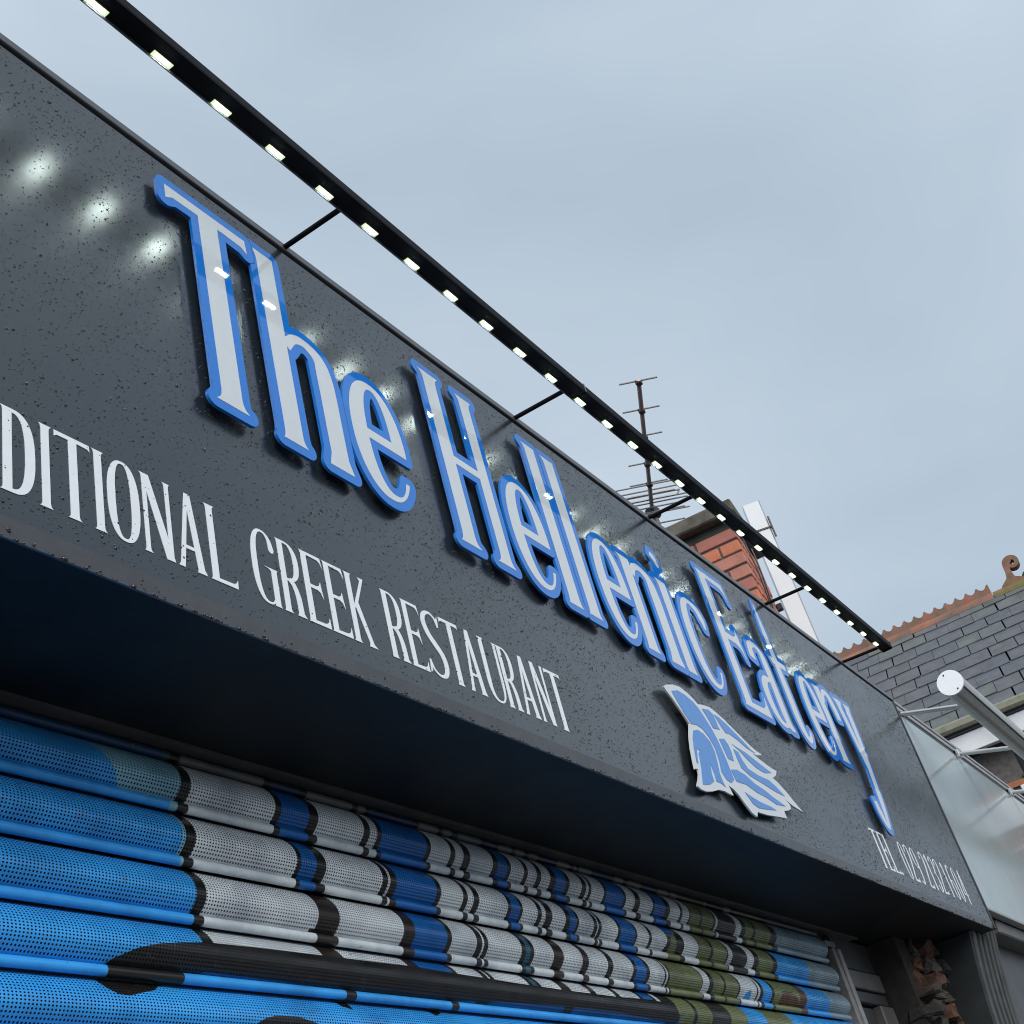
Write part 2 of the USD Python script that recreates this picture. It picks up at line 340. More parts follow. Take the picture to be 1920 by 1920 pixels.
YB, YF, YW = -0.0140, -0.0205, -0.0211      # back and front of the blue plate, front of the white inlay
done = None
def raised(c, x, z=3.1135, h=0.52, squeeze=1.0, name='raised_letter'):
    global done
    g = place(c, x, z, h, squeeze).buffer(0.0015).buffer(-0.0015)
    outline = g.buffer(0.0215, join_style=1, quad_segs=5)
    if c == 'i':
        dot = ribbon([(x + .026, 3.535), (x + .045, 3.525), (x + .062, 3.495)], [.018, .032, .014])
        g = U([g, dot]); outline = U([outline, dot.buffer(.0215), LineString([(x + .045, 3.51), (x + .035, 3.42)]).buffer(.028)])
    outline = U([Polygon(q.exterior, [r for r in q.interiors if Polygon(r).area > 2e-5]) for q in polys(outline)])
    if done is not None: outline = outline.difference(done.buffer(0.0016))
    outline = max(polys(outline), key=lambda q: q.area).simplify(0.0004)
    done = outline if done is None else U([done, outline])
    p = obj(name, plate(outline, YF, YB), M_BLUE, sign, f'raised blue letter {c} with pale grey white face')
    obj('letter_face', plate(g.intersection(outline.buffer(-.002)).simplify(0.0003), YW, YF + .0002), M_WHITE, p, 'glossy pale face inset in the blue edge')
    lo = outline.buffer(-.012)
    pts = []
    for q in polys(lo):
        b = q.bounds
        for zz in np.linspace(b[1] + .03, b[3] - .03, 4):
            s = q.intersection(LineString([(b[0] - 1, zz), (b[2] + 1, zz)]))
            if not s.is_empty: pts.append((s.centroid.x if s.geom_type == 'LineString' else list(s.geoms)[0].centroid.x, zz))
    obj('spacer', cat(*[tube((a, YB + .0002, b), (a, -.0003, b), .006, 8) for a, b in pts]), M_STEEL, p)
for c, x in (('T', 1.231), ('h', 1.468), ('e', 1.709)): raised(c, x)

_g = glyph
def glyph(c):
    if c == 'H':
        return U([stem(.03, .125, b=(.025, .035), t=(.035, .03)), stem(.32, .40, b=(.035, .03), t=(.03, .03)), box(.1, .475, .35, .52)])
    return _g(c)
for c, x, sq in (('H', 2.040, 1), ('e', 2.306, .97), ('l', 2.500, 1), ('l', 2.598, 1), ('e', 2.732, .95), ('n', 2.912, 1.08), ('i', 3.150, 1), ('c', 3.268, .96)):
    raised(c, x, squeeze=sq)
for c, x, sq in (('E', 3.558, 1.06), ('a', 3.795, 1.02), ('t', 4.003, 1.0), ('e', 4.222, .98), ('r', 4.404, 1.08), ('y', 4.637, 1.0)):
    raised(c, x, squeeze=sq)

# vinyl line below: positions of the letters
def vinyl(c, x, z, h, sq=1.0):
    g = place(c, x, z, h, sq).simplify(0.00015)
    obj('vinyl_letter', plate(g, -0.0011, -0.0002), M_VINYL, sign, f'flat white vinyl letter {c}' if c.isalpha() else f'flat white vinyl character {c}')
for c, x, sq in (('T', .66, 1), ('R', .735, 1), ('A', .80, 1), ('D', .870, 1), ('I', .932, 1.02), ('T', .960, 1), ('I', 1.027, 1.02), ('O', 1.054, 1), ('N', 1.119, 1.03), ('A', 1.188, 1), ('L', 1.255, 1),
              ('G', 1.357, .96), ('R', 1.424, 1), ('E', 1.485, 1), ('E', 1.546, .96), ('K', 1.604, .99),
              ('R', 1.712, 1.02), ('E', 1.774, .94), ('S', 1.832, 1.1), ('T', 1.899, .98), ('A', 1.964, .97), ('U', 2.030, 1.05), ('R', 2.103, .96), ('A', 2.165, 1), ('N', 2.232, .92), ('T', 2.295, 1.04)):
    vinyl(c, x, 2.7195, .151, sq)
for c, x in zip('TEL.0292132', (4.440, 4.515, 4.578, 4.645, 4.735, 4.805, 4.880, 4.985, 5.052, 5.108, 5.170)):
    vinyl(c, x, 2.7205, .147)
for c, x in zip('1604', (5.262, 5.335, 5.412, 5.488)): vinyl(c, x, 2.7205, .147)

# helmet emblem: a white cut-out plate with blue print
HELM = [[[2929,2995],[2950,3005],[2998,3019],[3043,3025],[3084,3018],[3113,3008],[3136,2996],[3173,3003],[3221,3009],[3260,3002],[3307,2990],[3357,2972],[3407,2955],[3449,2940],[3485,2932],[3519,2929],[3474,2918],[3428,2915],[3487,2905],[3535,2897],[3575,2892],[3600,2892],[3579,2874],[3539,2858],[3579,2846],[3620,2827],[3658,2804],[3701,2780],[3635,2786],[3571,2800],[3607,2783],[3605,2771],[3581,2762],[3533,2750],[3534,2727],[3476,2721],[3389,2710],[3338,2706],[3306,2705],[3288,2686],[3260,2693],[3235,2711],[3209,2733],[3182,2747],[3149,2753],[3162,2725],[3133,2725],[3109,2727],[3069,2723],[3023,2709],[2977,2699],[2947,2699],[2931,2704],[2954,2726],[2971,2746],[2973,2763],[2955,2758],[2962,2783],[2975,2822],[2996,2864],[3025,2907],[2995,2939],[2964,2967],[2941,2983]],[[2971,2993],[3015,3007],[3059,3005],[3100,2996],[3127,2982],[3151,2957],[3174,2929],[3187,2903],[3196,2872],[3203,2837],[3205,2805],[3208,2780],[3179,2764],[3150,2768],[3134,2789],[3145,2824],[3147,2863],[3131,2892],[3103,2911],[3070,2915],[3032,2908],[3005,2939],[2982,2972]],[[3030,2887],[3063,2898],[3096,2894],[3126,2878],[3135,2847],[3127,2815],[3115,2778],[3118,2754],[3124,2740],[3097,2747],[3071,2746],[3074,2771],[3072,2800],[3056,2767],[3053,2742],[3015,2725],[2968,2715],[2980,2739],[2995,2766],[3007,2798],[3013,2816],[3029,2825],[3010,2830],[2994,2799],[2983,2778],[2976,2781],[2992,2826],[3010,2862]],[[3154,2987],[3202,2997],[3228,2988],[3232,2949],[3238,2942],[3189,2935],[3175,2961]],[[3234,2990],[3261,2989],[3304,2978],[3349,2962],[3399,2944],[3438,2926],[3469,2920],[3407,2924],[3358,2937],[3301,2945],[3276,2941],[3253,2962]],[[3205,2905],[3245,2915],[3262,2901],[3267,2878],[3260,2848],[3221,2847],[3212,2878]],[[3292,2910],[3323,2907],[3379,2904],[3425,2896],[3477,2886],[3526,2878],[3548,2875],[3487,2861],[3429,2865],[3381,2878],[3339,2898]],[[3291,2894],[3322,2891],[3332,2867],[3355,2846],[3420,2839],[3499,2840],[3544,2827],[3589,2807],[3515,2808],[3436,2816],[3353,2822],[3302,2836],[3293,2868]],[[3210,2811],[3256,2821],[3309,2817],[3365,2801],[3429,2793],[3481,2782],[3523,2775],[3562,2769],[3485,2760],[3427,2769],[3353,2772],[3293,2783],[3223,2778]],[[3258,2753],[3304,2747],[3357,2742],[3433,2742],[3466,2738],[3390,2726],[3326,2718],[3291,2724]]]
hp = [Polygon([(a / 1000, b / 1000) for a, b in l]).buffer(0) for l in HELM]
def soften(g, r): return g.buffer(r).buffer(-2 * r).buffer(r)
hw = hp[0].buffer(0.0015)
emb = obj('helmet_emblem', plate(hw, YW, YB - .002), M_WHITE, sign, 'white cut out plate of a plumed ancient helmet')
hb = U(hp[1:]).intersection(hw.buffer(-.006))
crest, face = hp[1], hp[2]
hb = U([crest.difference(face.buffer(.006)), face, *[q.difference(crest.buffer(.006)) for q in hp[3:]]]).intersection(hw.buffer(-.005))
obj('helmet_print', plate(hb, YW - .0012, YW - .0002), M_PRINTBLUE, emb, 'blue printed parts of the helmet')
obj('spacer', cat(*[tube((a, YB - .0018, b), (a, -.0003, b), .006, 8) for a, b in ((3.05, 2.96), (3.06, 2.76), (3.35, 2.93), (3.45, 2.78))]), M_STEEL, emb)

# rain drops standing on the panel and hanging at its lower edge
def drops(pts, rad, hgt, dirv=(0, -1, 0)):
    n = len(pts); k = 5
    a = np.linspace(0, 2 * np.pi, k, endpoint=False)
    base = np.c_[np.cos(a), np.zeros(k), np.sin(a)]
    mid = np.c_[.72 * np.cos(a + .5), -.72 * np.ones(k), .72 * np.sin(a + .5)]
    v = np.vstack([base, mid, [[0, -1, 0]]])
    F = []
    for i in range(k):
        j = (i + 1) % k
        F += [(i, j, k + i), (j, k + j, k + i), (k + i, k + j, 2 * k)]
    V = v[None] * np.stack([rad, hgt, rad], 1)[:, None] + np.asarray(pts)[:, None]
    FF = (np.array(F)[None] + (np.arange(n) * (2 * k + 1))[:, None, None]).reshape(-1, 3)
    return V.reshape(-1, 3), FF
rs = np.random.RandomState(5)
N = 66000
P = np.c_[rs.uniform(.55, 5.755, N), np.full(N, -.0001), rs.uniform(2.68, 3.728, N)]
dens = meshkit.fbm(P * [5, 1, 5], 4, 3)
keep = rs.rand(N) < np.clip(.6 + 1.6 * (dens - .45), .3, 1)
P = P[keep]
r = np.exp(rs.normal(math.log(.00112), .36, len(P))).clip(.0006, .0028)
v, f = drops(P, r, r * .75)
obj('rain_drops', (v, f), M_DROP, sign, 'rain drops beaded all over the panel', kind='stuff', smooth=True)
n2 = 900
P2_ = np.c_[rs.uniform(.5, 5.75, n2), np.full(n2, .0035), np.where(rs.rand(n2) < .55, 2.6455, rs.uniform(2.648, 2.672, n2))]
r2 = np.exp(rs.normal(math.log(.0021), .35, n2)).clip(.001, .005)
v, f = drops(P2_, r2, r2 * .9)
obj('edge_drops', (v, f), M_DROP, sign, 'rain drops hanging along the lower edge', kind='stuff', smooth=True)

# ------------------------------------------------------------------ LED trough light on arms above the sign
trough = thing('trough_light', 'slim black LED trough light on thin arms along the top of the sign', 'sign light', (2.4, -0.19, 3.75))
TX0, TX1 = -0.6, 5.17
obj('channel', cat(cbx(TX0, 2.5965, -.2115, -.170, 3.7385, 3.7665, .0025), cbx(2.598, TX1, -.2115, -.170, 3.7385, 3.7665, .0025)), M_BLACKALU, trough)
obj('joint_strip', bx(2.594, 2.6005, -.2130, -.2117, 3.738, 3.767), M_GREYALU, trough)
obj('inner_lip', cat(bx(TX0, TX1, -.1696, -.1672, 3.733, 3.7665)), M_GREYALU, trough)
obj('outer_lip', cat(bx(TX0, TX1, -.2115, -.209, 3.7355, 3.7383)), M_BLACKALU, trough)
obj('end_cap', cbx(TX1 + .0002, TX1 + .006, -.213, -.167, 3.733, 3.768, .002), M_BLACKALU, trough)
k = 0
for i in range(-9, 28):
    x = 0.942 + .15255 * i
    if x > TX1 - .05 or x < TX0 + .05: continue
    led = cbx(x - .0175, x + .0175, -.1812, -.1728, 3.7350, 3.7384, .0012)
    ln = obj('led_lens', led, M_LED, trough)
    obj('lens_rim', cat(bx(x - .0230, x - .0177, -.1830, -.1706, 3.7362, 3.7384), bx(x + .0177, x + .0230, -.1830, -.1706, 3.7362, 3.7384), bx(x - .0176, x + .0176, -.1832, -.1814, 3.7362, 3.7384), bx(x - .0176, x + .0176, -.1726, -.1706, 3.7362, 3.7384)), M_LEDRIM, ln)
for x in (0.0, 0.78, 1.614, 2.547, 3.341, 4.286, 5.12):
    obj('arm', tube((x, -.168, 3.742), (x, .02, 3.756), .0065, 12), M_BLACKALU, trough)

# ------------------------------------------------------------------ painted roller shutter
PAINT = dict(b=(.035, .34, .83), l=(.22, .46, .58), k=(.012, .011, .011), w=(.66, .72, .75), d=(.007, .125, .43), o=(.17, .20, .085), c=(.028, .028, .027),
             n=(.025, .017, .013), t=(.03, .13, .20), v=(.015, .10, .30), g=(.24, .34, .40), r=(.11, .05, .025))
MURAL = '1.483l;1.501k;1.526w;1.742k;1.759d;1.838k;1.864w;2.004k;2.023w;2.047k;2.062d;2.218k;2.233w;2.305k;2.324w;2.356k;2.382w;2.473k;2.494d;2.534k;2.549w;2.606k;2.623w;2.663k;2.684w;2.726k;2.753d;2.801k;2.818w;2.879k;2.901w;2.914k;2.928w;2.993k;3.005d;3.100k;3.113w;3.164k;3.193w;3.268k;3.281d;3.344k;3.373w;3.437k;3.453w;3.496k;3.505o;3.572k;3.584o;3.661k;3.676w;3.689c;3.822w;3.864k;3.897o;3.955k;3.974o;4.096k;4.146g;4.614E|1.496l;1.503k;1.526w;1.783k;1.794d;1.838k;1.865w;2.038k;2.055w;2.062n;2.083d;2.222k;2.237w;2.318k;2.336w;2.358k;2.379w;2.496k;2.510d;2.546k;2.558w;2.623k;2.641w;2.659k;2.688w;2.751k;2.773d;2.802k;2.814w;2.888k;2.904w;2.911k;2.927w;3.013k;3.027d;3.106k;3.117w;3.184k;3.200w;3.290o;3.366k;3.395w;3.487k;3.493o;3.568k;3.586o;3.680k;3.690w;3.720c;3.828w;3.880k;3.917o;4.031k;4.064b;4.337g;4.620E|1.515k;1.538w;1.821n;1.881w;2.078n;2.115d;2.226k;2.242w;2.333k;2.353w;2.361k;2.377w;2.511k;2.528t;2.547k;2.563w;2.648n;2.693w;2.781n;2.810w;2.905k;2.931w;3.036k;3.054d;3.110k;3.127w;3.212k;3.221w;3.231k;3.242o;3.439k;3.444w;3.487k;3.514o;3.585k;3.598o;3.687k;3.697w;3.819k;3.829w;3.844k;3.868b;3.935k;3.955o;4.166r;4.224b;4.429g;4.628E|1.521k;1.545w;3.148k;3.224o;3.321k;3.342o;3.435c;3.558o;3.673b;3.815o;4.021b'
ROWS = []
for s in MURAL.split('|'):
    it = [(float(q[:-1]), q[-1]) for q in s.split(';')]
    seg = [(-1.0, it[0][0], 'b')]
    for (x, c), nx in zip(it, it[1:] + [(4.70, 'E')]):
        if c != 'E' and nx[0] > x: seg.append((x, nx[0], c))
    ROWS.append([(a * .9913 if a > 0 else a, b * .9913, c) for a, b, c in seg])
ROWS[3] = [q for q in ROWS[3] if q[1] <= 1.54] + [(max(a, 1.5316), min(b, 3.1206), c) for a, b, c in ROWS[2] if b > 1.54 and a < 3.11] + [q for q in ROWS[3] if q[0] >= 3.119]
SX0, SX1 = -0.8, 4.655
def rescale(g): return affinity.scale(g, .9913, .9913, origin=(0, 1.6))
LENS = Polygon([(1.316, 2.237), (1.342, 2.254), (1.38, 2.269), (1.425, 2.28), (1.482, 2.288), (1.542, 2.294), (1.669, 2.297), (1.808, 2.299), (2.079, 2.302), (2.327, 2.297), (2.436, 2.295), (2.674, 2.293), (2.899, 2.294), (3.098, 2.299), (3.195, 2.294), (3.222, 2.282), (3.233, 2.264), (3.232, 2.235),
    (3.16, 2.25), (2.902, 2.258), (2.70, 2.258), (2.68, 2.235), (2.66, 2.235), (2.655, 2.258), (2.36, 2.252), (2.33, 2.23), (2.30, 2.23), (2.31, 2.25), (2.20, 2.246), (2.18, 2.22), (2.15, 2.21), (2.125, 2.24), (1.947, 2.246), (1.90, 2.245), (1.892, 2.206), (1.866, 2.214), (1.862, 2.246), (1.741, 2.248), (1.535, 2.25),
    (1.50, 2.238), (1.462, 2.23), (1.435, 2.22), (1.421, 2.211), (1.39, 2.203), (1.361, 2.195), (1.341, 2.196), (1.324, 2.206), (1.317, 2.22)]).buffer(0)
LENS = rescale(LENS)
BLOBS = [Polygon([(1.60, 2.150), (1.621, 2.164), (1.648, 2.176), (1.674, 2.181), (1.727, 2.182), (1.78, 2.172), (1.95, 2.165), (2.2, 2.12), (2.1, 2.06), (1.8, 2.04), (1.62, 2.09)])]
PAINTED = {3: [(LENS, 'k'), (box(1.46, 2.2, 3.24, 2.268), 'v')], 4: [(LENS, 'k')] + [(b_, 'k') for b_ in BLOBS], 5: [(b_, 'k') for b_ in BLOBS]}
PAINTED[2] = [(Polygon([(1.808, 2.352), (1.81, 2.30), (1.90, 2.30), (1.89, 2.345), (1.87, 2.352)]), 'k'), (Polygon([(4.01, 2.334), (4.0, 2.36), (4.03, 2.385), (4.10, 2.385), (4.16, 2.36), (4.18, 2.334)]), 'r'),
               (Polygon([(3.73, 2.334), (3.74, 2.36), (3.775, 2.37), (3.79, 2.334)]), 'b')]
PAINTED[1] = [(Polygon([(3.29, 2.495), (3.29, 2.54), (3.36, 2.54), (3.365, 2.505), (3.33, 2.49)]), 'd'), (Polygon([(3.262, 2.43), (3.285, 2.46), (3.30, 2.488), (3.315, 2.484), (3.30, 2.43)]), 'k'), (Polygon([(3.36, 2.43), (3.345, 2.47), (3.352, 2.498), (3.372, 2.51), (3.395, 2.47), (3.398, 2.43)]), 'k')]
PAINTED[0] = [(Polygon([(1.298, 2.62), (1.33, 2.60), (1.36, 2.565), (1.395, 2.53), (1.502, 2.53), (1.502, 2.63)]), 'l')]
def paint_cells(row, zlo, zhi):
    """pieces (shape, colour) covering one strip of a slat"""
    strip = box(SX0, zlo, SX1, zhi); left = strip; out = []
    for g, c in PAINTED.get(row, []):
        q = g.intersection(left)
        if q.area > 1e-7: out.append((q, c)); left = left.difference(g)
    for x0, x1, c in (ROWS[row] if row < len(ROWS) else [(SX0, SX1, 'b')]):
        q = left.intersection(box(max(x0, SX0), zlo, min(x1, SX1), zhi))
        if q.area > 1e-7: out.append((q, c))
    return out
def shutter_mat(name, perforated):
    nodes = {'at': ('attribute', dict(attribute='paint')), 'g': ('geometry', {}),
             'gn': ('noise_texture', dict(scale=7.0, detail=7.0, roughness=0.65)), 'gr': ('rgb_ramp', dict(ramp=[(0.40, (1, 1, 1)), (0.70, (.50, .52, .58))])),
             'mm': ('mix_color', dict(blend_type='multiply', fac=0.9)), 'sn': ('noise_texture', dict(scale=38.0, detail=8.0, roughness=0.75, distortion=0.6)), 'sr': ('rgb_ramp', dict(ramp=[(0.60, (0, 0, 0)), (0.70, (.75, .75, .75))])), 'm2': ('mix_color', dict(b=(.10, .105, .11))), 'wn': ('noise_texture', dict(scale=9.0, detail=4.0)), 'wr': ('rgb_ramp', dict(ramp=[(0.3, (.22, .22, .22)), (0.7, (.5, .5, .5))])), 'p': ('principled_bsdf', dict(roughness=0.33, specular_ior_level=0.5))}
    links = [('g.position', 'gn.vector'), ('gn.fac', 'gr.fac'), ('at.color', 'mm.a'), ('gr.color', 'mm.b'), ('mm.result', 'p.base_color'), ('g.position', 'sn.vector'), ('sn.fac', 'sr.fac'), ('sr.color', 'm2.fac'), ('mm.result', 'm2.a'), ('m2.result', 'p.base_color'), ('g.position', 'wn.vector'), ('wn.fac', 'wr.fac'), ('wr.color', 'p.roughness')]
    links = [l for l in links if l != ('mm.result', 'p.base_color')]
    surf = 'p.BSDF'
    if perforated:
        nodes.update({'uv': ('uvmap', dict(attribute='st')), 'vo': ('voronoi_texture', dict(dimensions='2D', feature='f1', randomness=0.0, scale=1.0)),
                      'lt': ('math', dict(math_type='less_than', value2=0.265)), 'tr': ('transparent_bsdf', {}), 'mx': ('mix_closure', {})})
        links += [('uv.UV', 'vo.vector'), ('vo.distance', 'lt.value1'), ('lt.value', 'mx.fac'), ('p.BSDF', 'mx.closure1'), ('tr.BSDF', 'mx.closure2')]
        surf = 'mx.closure'
    return material(name, nodes, links, surface=surf)
M_SLAT = shutter_mat('painted_perforated_slat', True)
M_RAIL = shutter_mat('painted_shutter_tube', False)
shutter = thing('roller_shutter', 'closed roller shutter of curved perforated slats painted with a blue and white mural', 'shutter', (2.0, .37, 0))
def painted_mesh(name, V, F, Nn, C, UV, mat):
    loc, _ = origin(shutter)
    path = numbered(str(shutter.GetPath()) + '/' + name)
    m_ = usdkit.mesh(stage, path, (np.array(V) - loc, np.array(F)), mat, uv=UV)
    m_.CreateNormalsAttr(Vt.Vec3fArray.FromNumpy(np.array(Nn, np.float32))); m_.SetNormalsInterpolation('vertex')
    UsdGeom.PrimvarsAPI(m_).CreatePrimvar('paint', Sdf.ValueTypeNames.Color3fArray, 'vertex').Set(Vt.Vec3fArray.FromNumpy(np.array(C, np.float32)))
    return m_
NA = 11
def arc(t):
    """slat profile: t 0 (bottom) .. 1 (top) -> y, normal y, normal z"""
    if t > .38: q = (t - .38) / .62; y, yt = .339 + .0335 * q * q, .067 * q / .62
    else: q = (.38 - t) / .38; y, yt = .339 + .024 * q * q, -.048 * q / .38
    l_ = math.hypot(.0825, yt)
    return y, -.0825 / l_, yt / l_, -.0400 + .0825 * t
PAINTED = {r_: [(rescale(g) if g is not LENS else g, c) for g, c in v_] for r_, v_ in PAINTED.items()}
for row in range(0, 25):
    zc = 2.579 - .0997 * row
    if zc < .08: break
    V, F, Nn, C, UV = [], [], [], [], []
    for i in range(NA):
        t0, t1 = i / NA, (i + 1) / NA
        z0, z1 = zc + arc(t0)[3], zc + arc(t1)[3]
        for shape, c in paint_cells(row, z0, z1):
            for q in polys(shape):
                vv, ff = trimesh.creation.triangulate_polygon(q, engine='earcut')
                b0 = len(V)
                for x, z in vv:
                    t = t0 + (t1 - t0) * (z - z0) / (z1 - z0)
                    y, ny, nz, dz = arc(min(1, max(0, t)))
                    V.append((x, y, z)); Nn.append((0, ny, nz)); C.append(PAINT[c])
                    s_ = t * .115
                    UV.append((x * 150.0, s_ * 140.0))
                ff = np.array(ff)
                for tri in ff:
                    a, b, c_ = [np.array(V[b0 + k]) for k in tri]
                    n_ = np.cross(b - a, c_ - a)
                    F.append([b0 + k for k in (tri if n_[1] < 0 else tri[::-1])])
    painted_mesh('slat', V, F, Nn, C, np.array(UV), M_SLAT)
    # the tube below it
    zr = zc - .0500; V, F, Nn, C = [], [], [], []
    segs = ROWS[row] if row < 3 else [(SX0, SX1, 'b')]
    if row == 3: segs = [(SX0, 1.317, 'b'), (1.317, 1.47, 'k'), (1.47, 1.864, 'b'), (1.864, 1.893, 'k'), (1.893, 2.19, 'b'), (2.19, 2.215, 'k'), (2.215, 3.23, 'b'), (3.23, 3.56, 'o'), (3.56, SX1, 'b')]
    for x0, x1, c in segs:
        x0, x1 = max(x0, SX0), min(x1, SX1)
        if x1 <= x0: continue
        b0 = len(V)
        for xx in (x0, x1):
            for k in range(12):
                a = 2 * math.pi * k / 12
                V.append((xx, .3585 + .0085 * math.cos(a), zr + .0088 * math.sin(a))); Nn.append((0, math.cos(a), math.sin(a))); C.append(PAINT[c])
        for k in range(12):
            j = (k + 1) % 12
            F += [[b0 + k, b0 + j, b0 + 12 + j], [b0 + k, b0 + 12 + j, b0 + 12 + k]]
    painted_mesh('rail', V, F, Nn, C, None, M_RAIL)
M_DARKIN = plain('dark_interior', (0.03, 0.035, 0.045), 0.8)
M_GUIDE = plain('worn_grey_steel', (0.20, 0.195, 0.20), 0.45, noise=0.35, nscale=9, bump=0.0015, bscale=40, dirt=(0.03, 0.028, 0.03), dscale=6)
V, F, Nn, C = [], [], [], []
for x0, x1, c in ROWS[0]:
    x0, x1 = max(x0, SX0), min(x1, SX1); b0 = len(V)
    for xx in (x0, x1):
        for k in range(12):
            a = 2 * math.pi * k / 12
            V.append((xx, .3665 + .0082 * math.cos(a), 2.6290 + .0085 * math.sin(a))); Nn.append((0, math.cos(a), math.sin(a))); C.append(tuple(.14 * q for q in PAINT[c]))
    for k in range(12):
        j = (k + 1) % 12
        F += [[b0 + k, b0 + j, b0 + 12 + j], [b0 + k, b0 + 12 + j, b0 + 12 + k]]
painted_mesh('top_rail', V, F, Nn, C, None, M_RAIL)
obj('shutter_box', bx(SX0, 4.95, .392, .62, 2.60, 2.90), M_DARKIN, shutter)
obj('lintel_angle', cat(bx(SX0, 4.96, .338, .3445, 2.6405, 2.6482), bx(SX0, 4.95, .3447, .39, 2.6425, 2.6478)), plain('lintel_steel_grey', (.06, .06, .064), .45, noise=.3, nscale=12), shutter)
obj('guide_rail', cat(cbx(4.612, 4.640, .335, .395, 0, 2.575, .003), cbx(4.6405, 4.662, .345, .395, 0, 2.575, .003), cbx(4.6625, 4.692, .333, .395, 0, 2.575, .003)), M_GUIDE, shutter, 'grey steel side channel')
obj('guide_bracket', cbx(4.575, 4.66, .337, .39, 2.578, 2.60, .003), M_GUIDE, shutter)

# ------------------------------------------------------------------ restaurant building behind the sign
M_RENDER = plain('grey_render_wall', (.11, .115, .12), .85, noise=.25, nscale=5, bump=.003, bscale=70)
M_FELT = plain('roofing_felt', (.05, .05, .052), .9, noise=.3, nscale=6)
rest = thing('restaurant_building', 'low shop building behind the dark grey sign and shutter', 'building', (2.4, 4, 0))
obj('side_wall', bx(-1.2, -.9, .06, 6.5, 0, 3.6), M_RENDER, rest)
obj('back_wall', bx(-1.2, 5.9, 6.5, 6.7, 0, 3.6), M_RENDER, rest)
obj('party_wall', bx(5.79, 6.0, .42, 6.5, 0, 3.62), M_RENDER, rest)
obj('front_wall', bx(-.9, 5.76, .40, .50, 2.905, 3.55), M_RENDER, rest)
obj('stall_wall', bx(-.9, -.81, .30, .50, 0, 2.60), M_RENDER, rest)
obj('flat_roof', bx(-.9, 5.785, .505, 6.49, 3.5, 3.58), M_FELT, rest)
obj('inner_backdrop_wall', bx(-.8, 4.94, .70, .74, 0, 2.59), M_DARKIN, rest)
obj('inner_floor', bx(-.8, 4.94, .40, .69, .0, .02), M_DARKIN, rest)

# door surround right of the shutter
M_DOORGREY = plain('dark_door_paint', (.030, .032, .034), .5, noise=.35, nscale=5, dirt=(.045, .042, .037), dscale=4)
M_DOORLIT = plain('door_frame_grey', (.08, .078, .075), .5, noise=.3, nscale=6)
door = thing('shop_doorway', 'dark grey panelled doorway frame just right of the shutter', 'doorway', (4.87, .4, 0))
obj('frame_post', cbx(4.700, 4.735, .36, .42, 0, 2.645, .003), M_DOORGREY, door)
obj('transom_board', cbx(4.7355, 5.14, .375, .41, 2.53, 2.645, .003), M_DOORGREY, door)
obj('transom_board', cbx(4.7355, 5.14, .365, .41, 2.455, 2.524, .004), M_DOORLIT, door)
obj('transom_board', cbx(4.7355, 5.14, .372, .41, 2.405, 2.449, .004), M_DOORGREY, door)
obj('door_leaf', cbx(4.736, 4.99, .392, .42, .03, 2.398, .004), M_DOORGREY, door)
obj('door_stile', cbx(4.9945, 5.14, .360, .42, 0, 2.399, .004), M_DOORLIT, door)

# broken masonry pier between the doorway and the fluted bracket
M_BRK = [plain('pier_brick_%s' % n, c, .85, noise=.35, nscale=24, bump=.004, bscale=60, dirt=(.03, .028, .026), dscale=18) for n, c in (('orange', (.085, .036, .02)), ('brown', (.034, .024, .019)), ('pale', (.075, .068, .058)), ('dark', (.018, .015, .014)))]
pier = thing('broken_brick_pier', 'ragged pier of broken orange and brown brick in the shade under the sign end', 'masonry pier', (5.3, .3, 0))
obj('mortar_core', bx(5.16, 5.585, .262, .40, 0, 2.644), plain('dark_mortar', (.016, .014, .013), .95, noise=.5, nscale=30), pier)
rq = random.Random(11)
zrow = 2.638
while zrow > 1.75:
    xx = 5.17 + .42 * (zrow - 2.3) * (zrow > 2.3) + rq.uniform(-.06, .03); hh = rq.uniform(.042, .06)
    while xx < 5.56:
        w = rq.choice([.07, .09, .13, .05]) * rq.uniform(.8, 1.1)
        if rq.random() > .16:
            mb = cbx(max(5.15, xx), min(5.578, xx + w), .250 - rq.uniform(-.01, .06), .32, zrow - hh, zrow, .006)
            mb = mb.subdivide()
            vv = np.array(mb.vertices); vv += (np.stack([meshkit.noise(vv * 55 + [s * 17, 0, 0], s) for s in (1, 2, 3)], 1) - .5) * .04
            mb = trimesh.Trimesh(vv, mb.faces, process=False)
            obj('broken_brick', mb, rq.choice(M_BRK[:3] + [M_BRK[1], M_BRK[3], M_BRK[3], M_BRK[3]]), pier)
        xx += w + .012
    zrow -= hh + .012

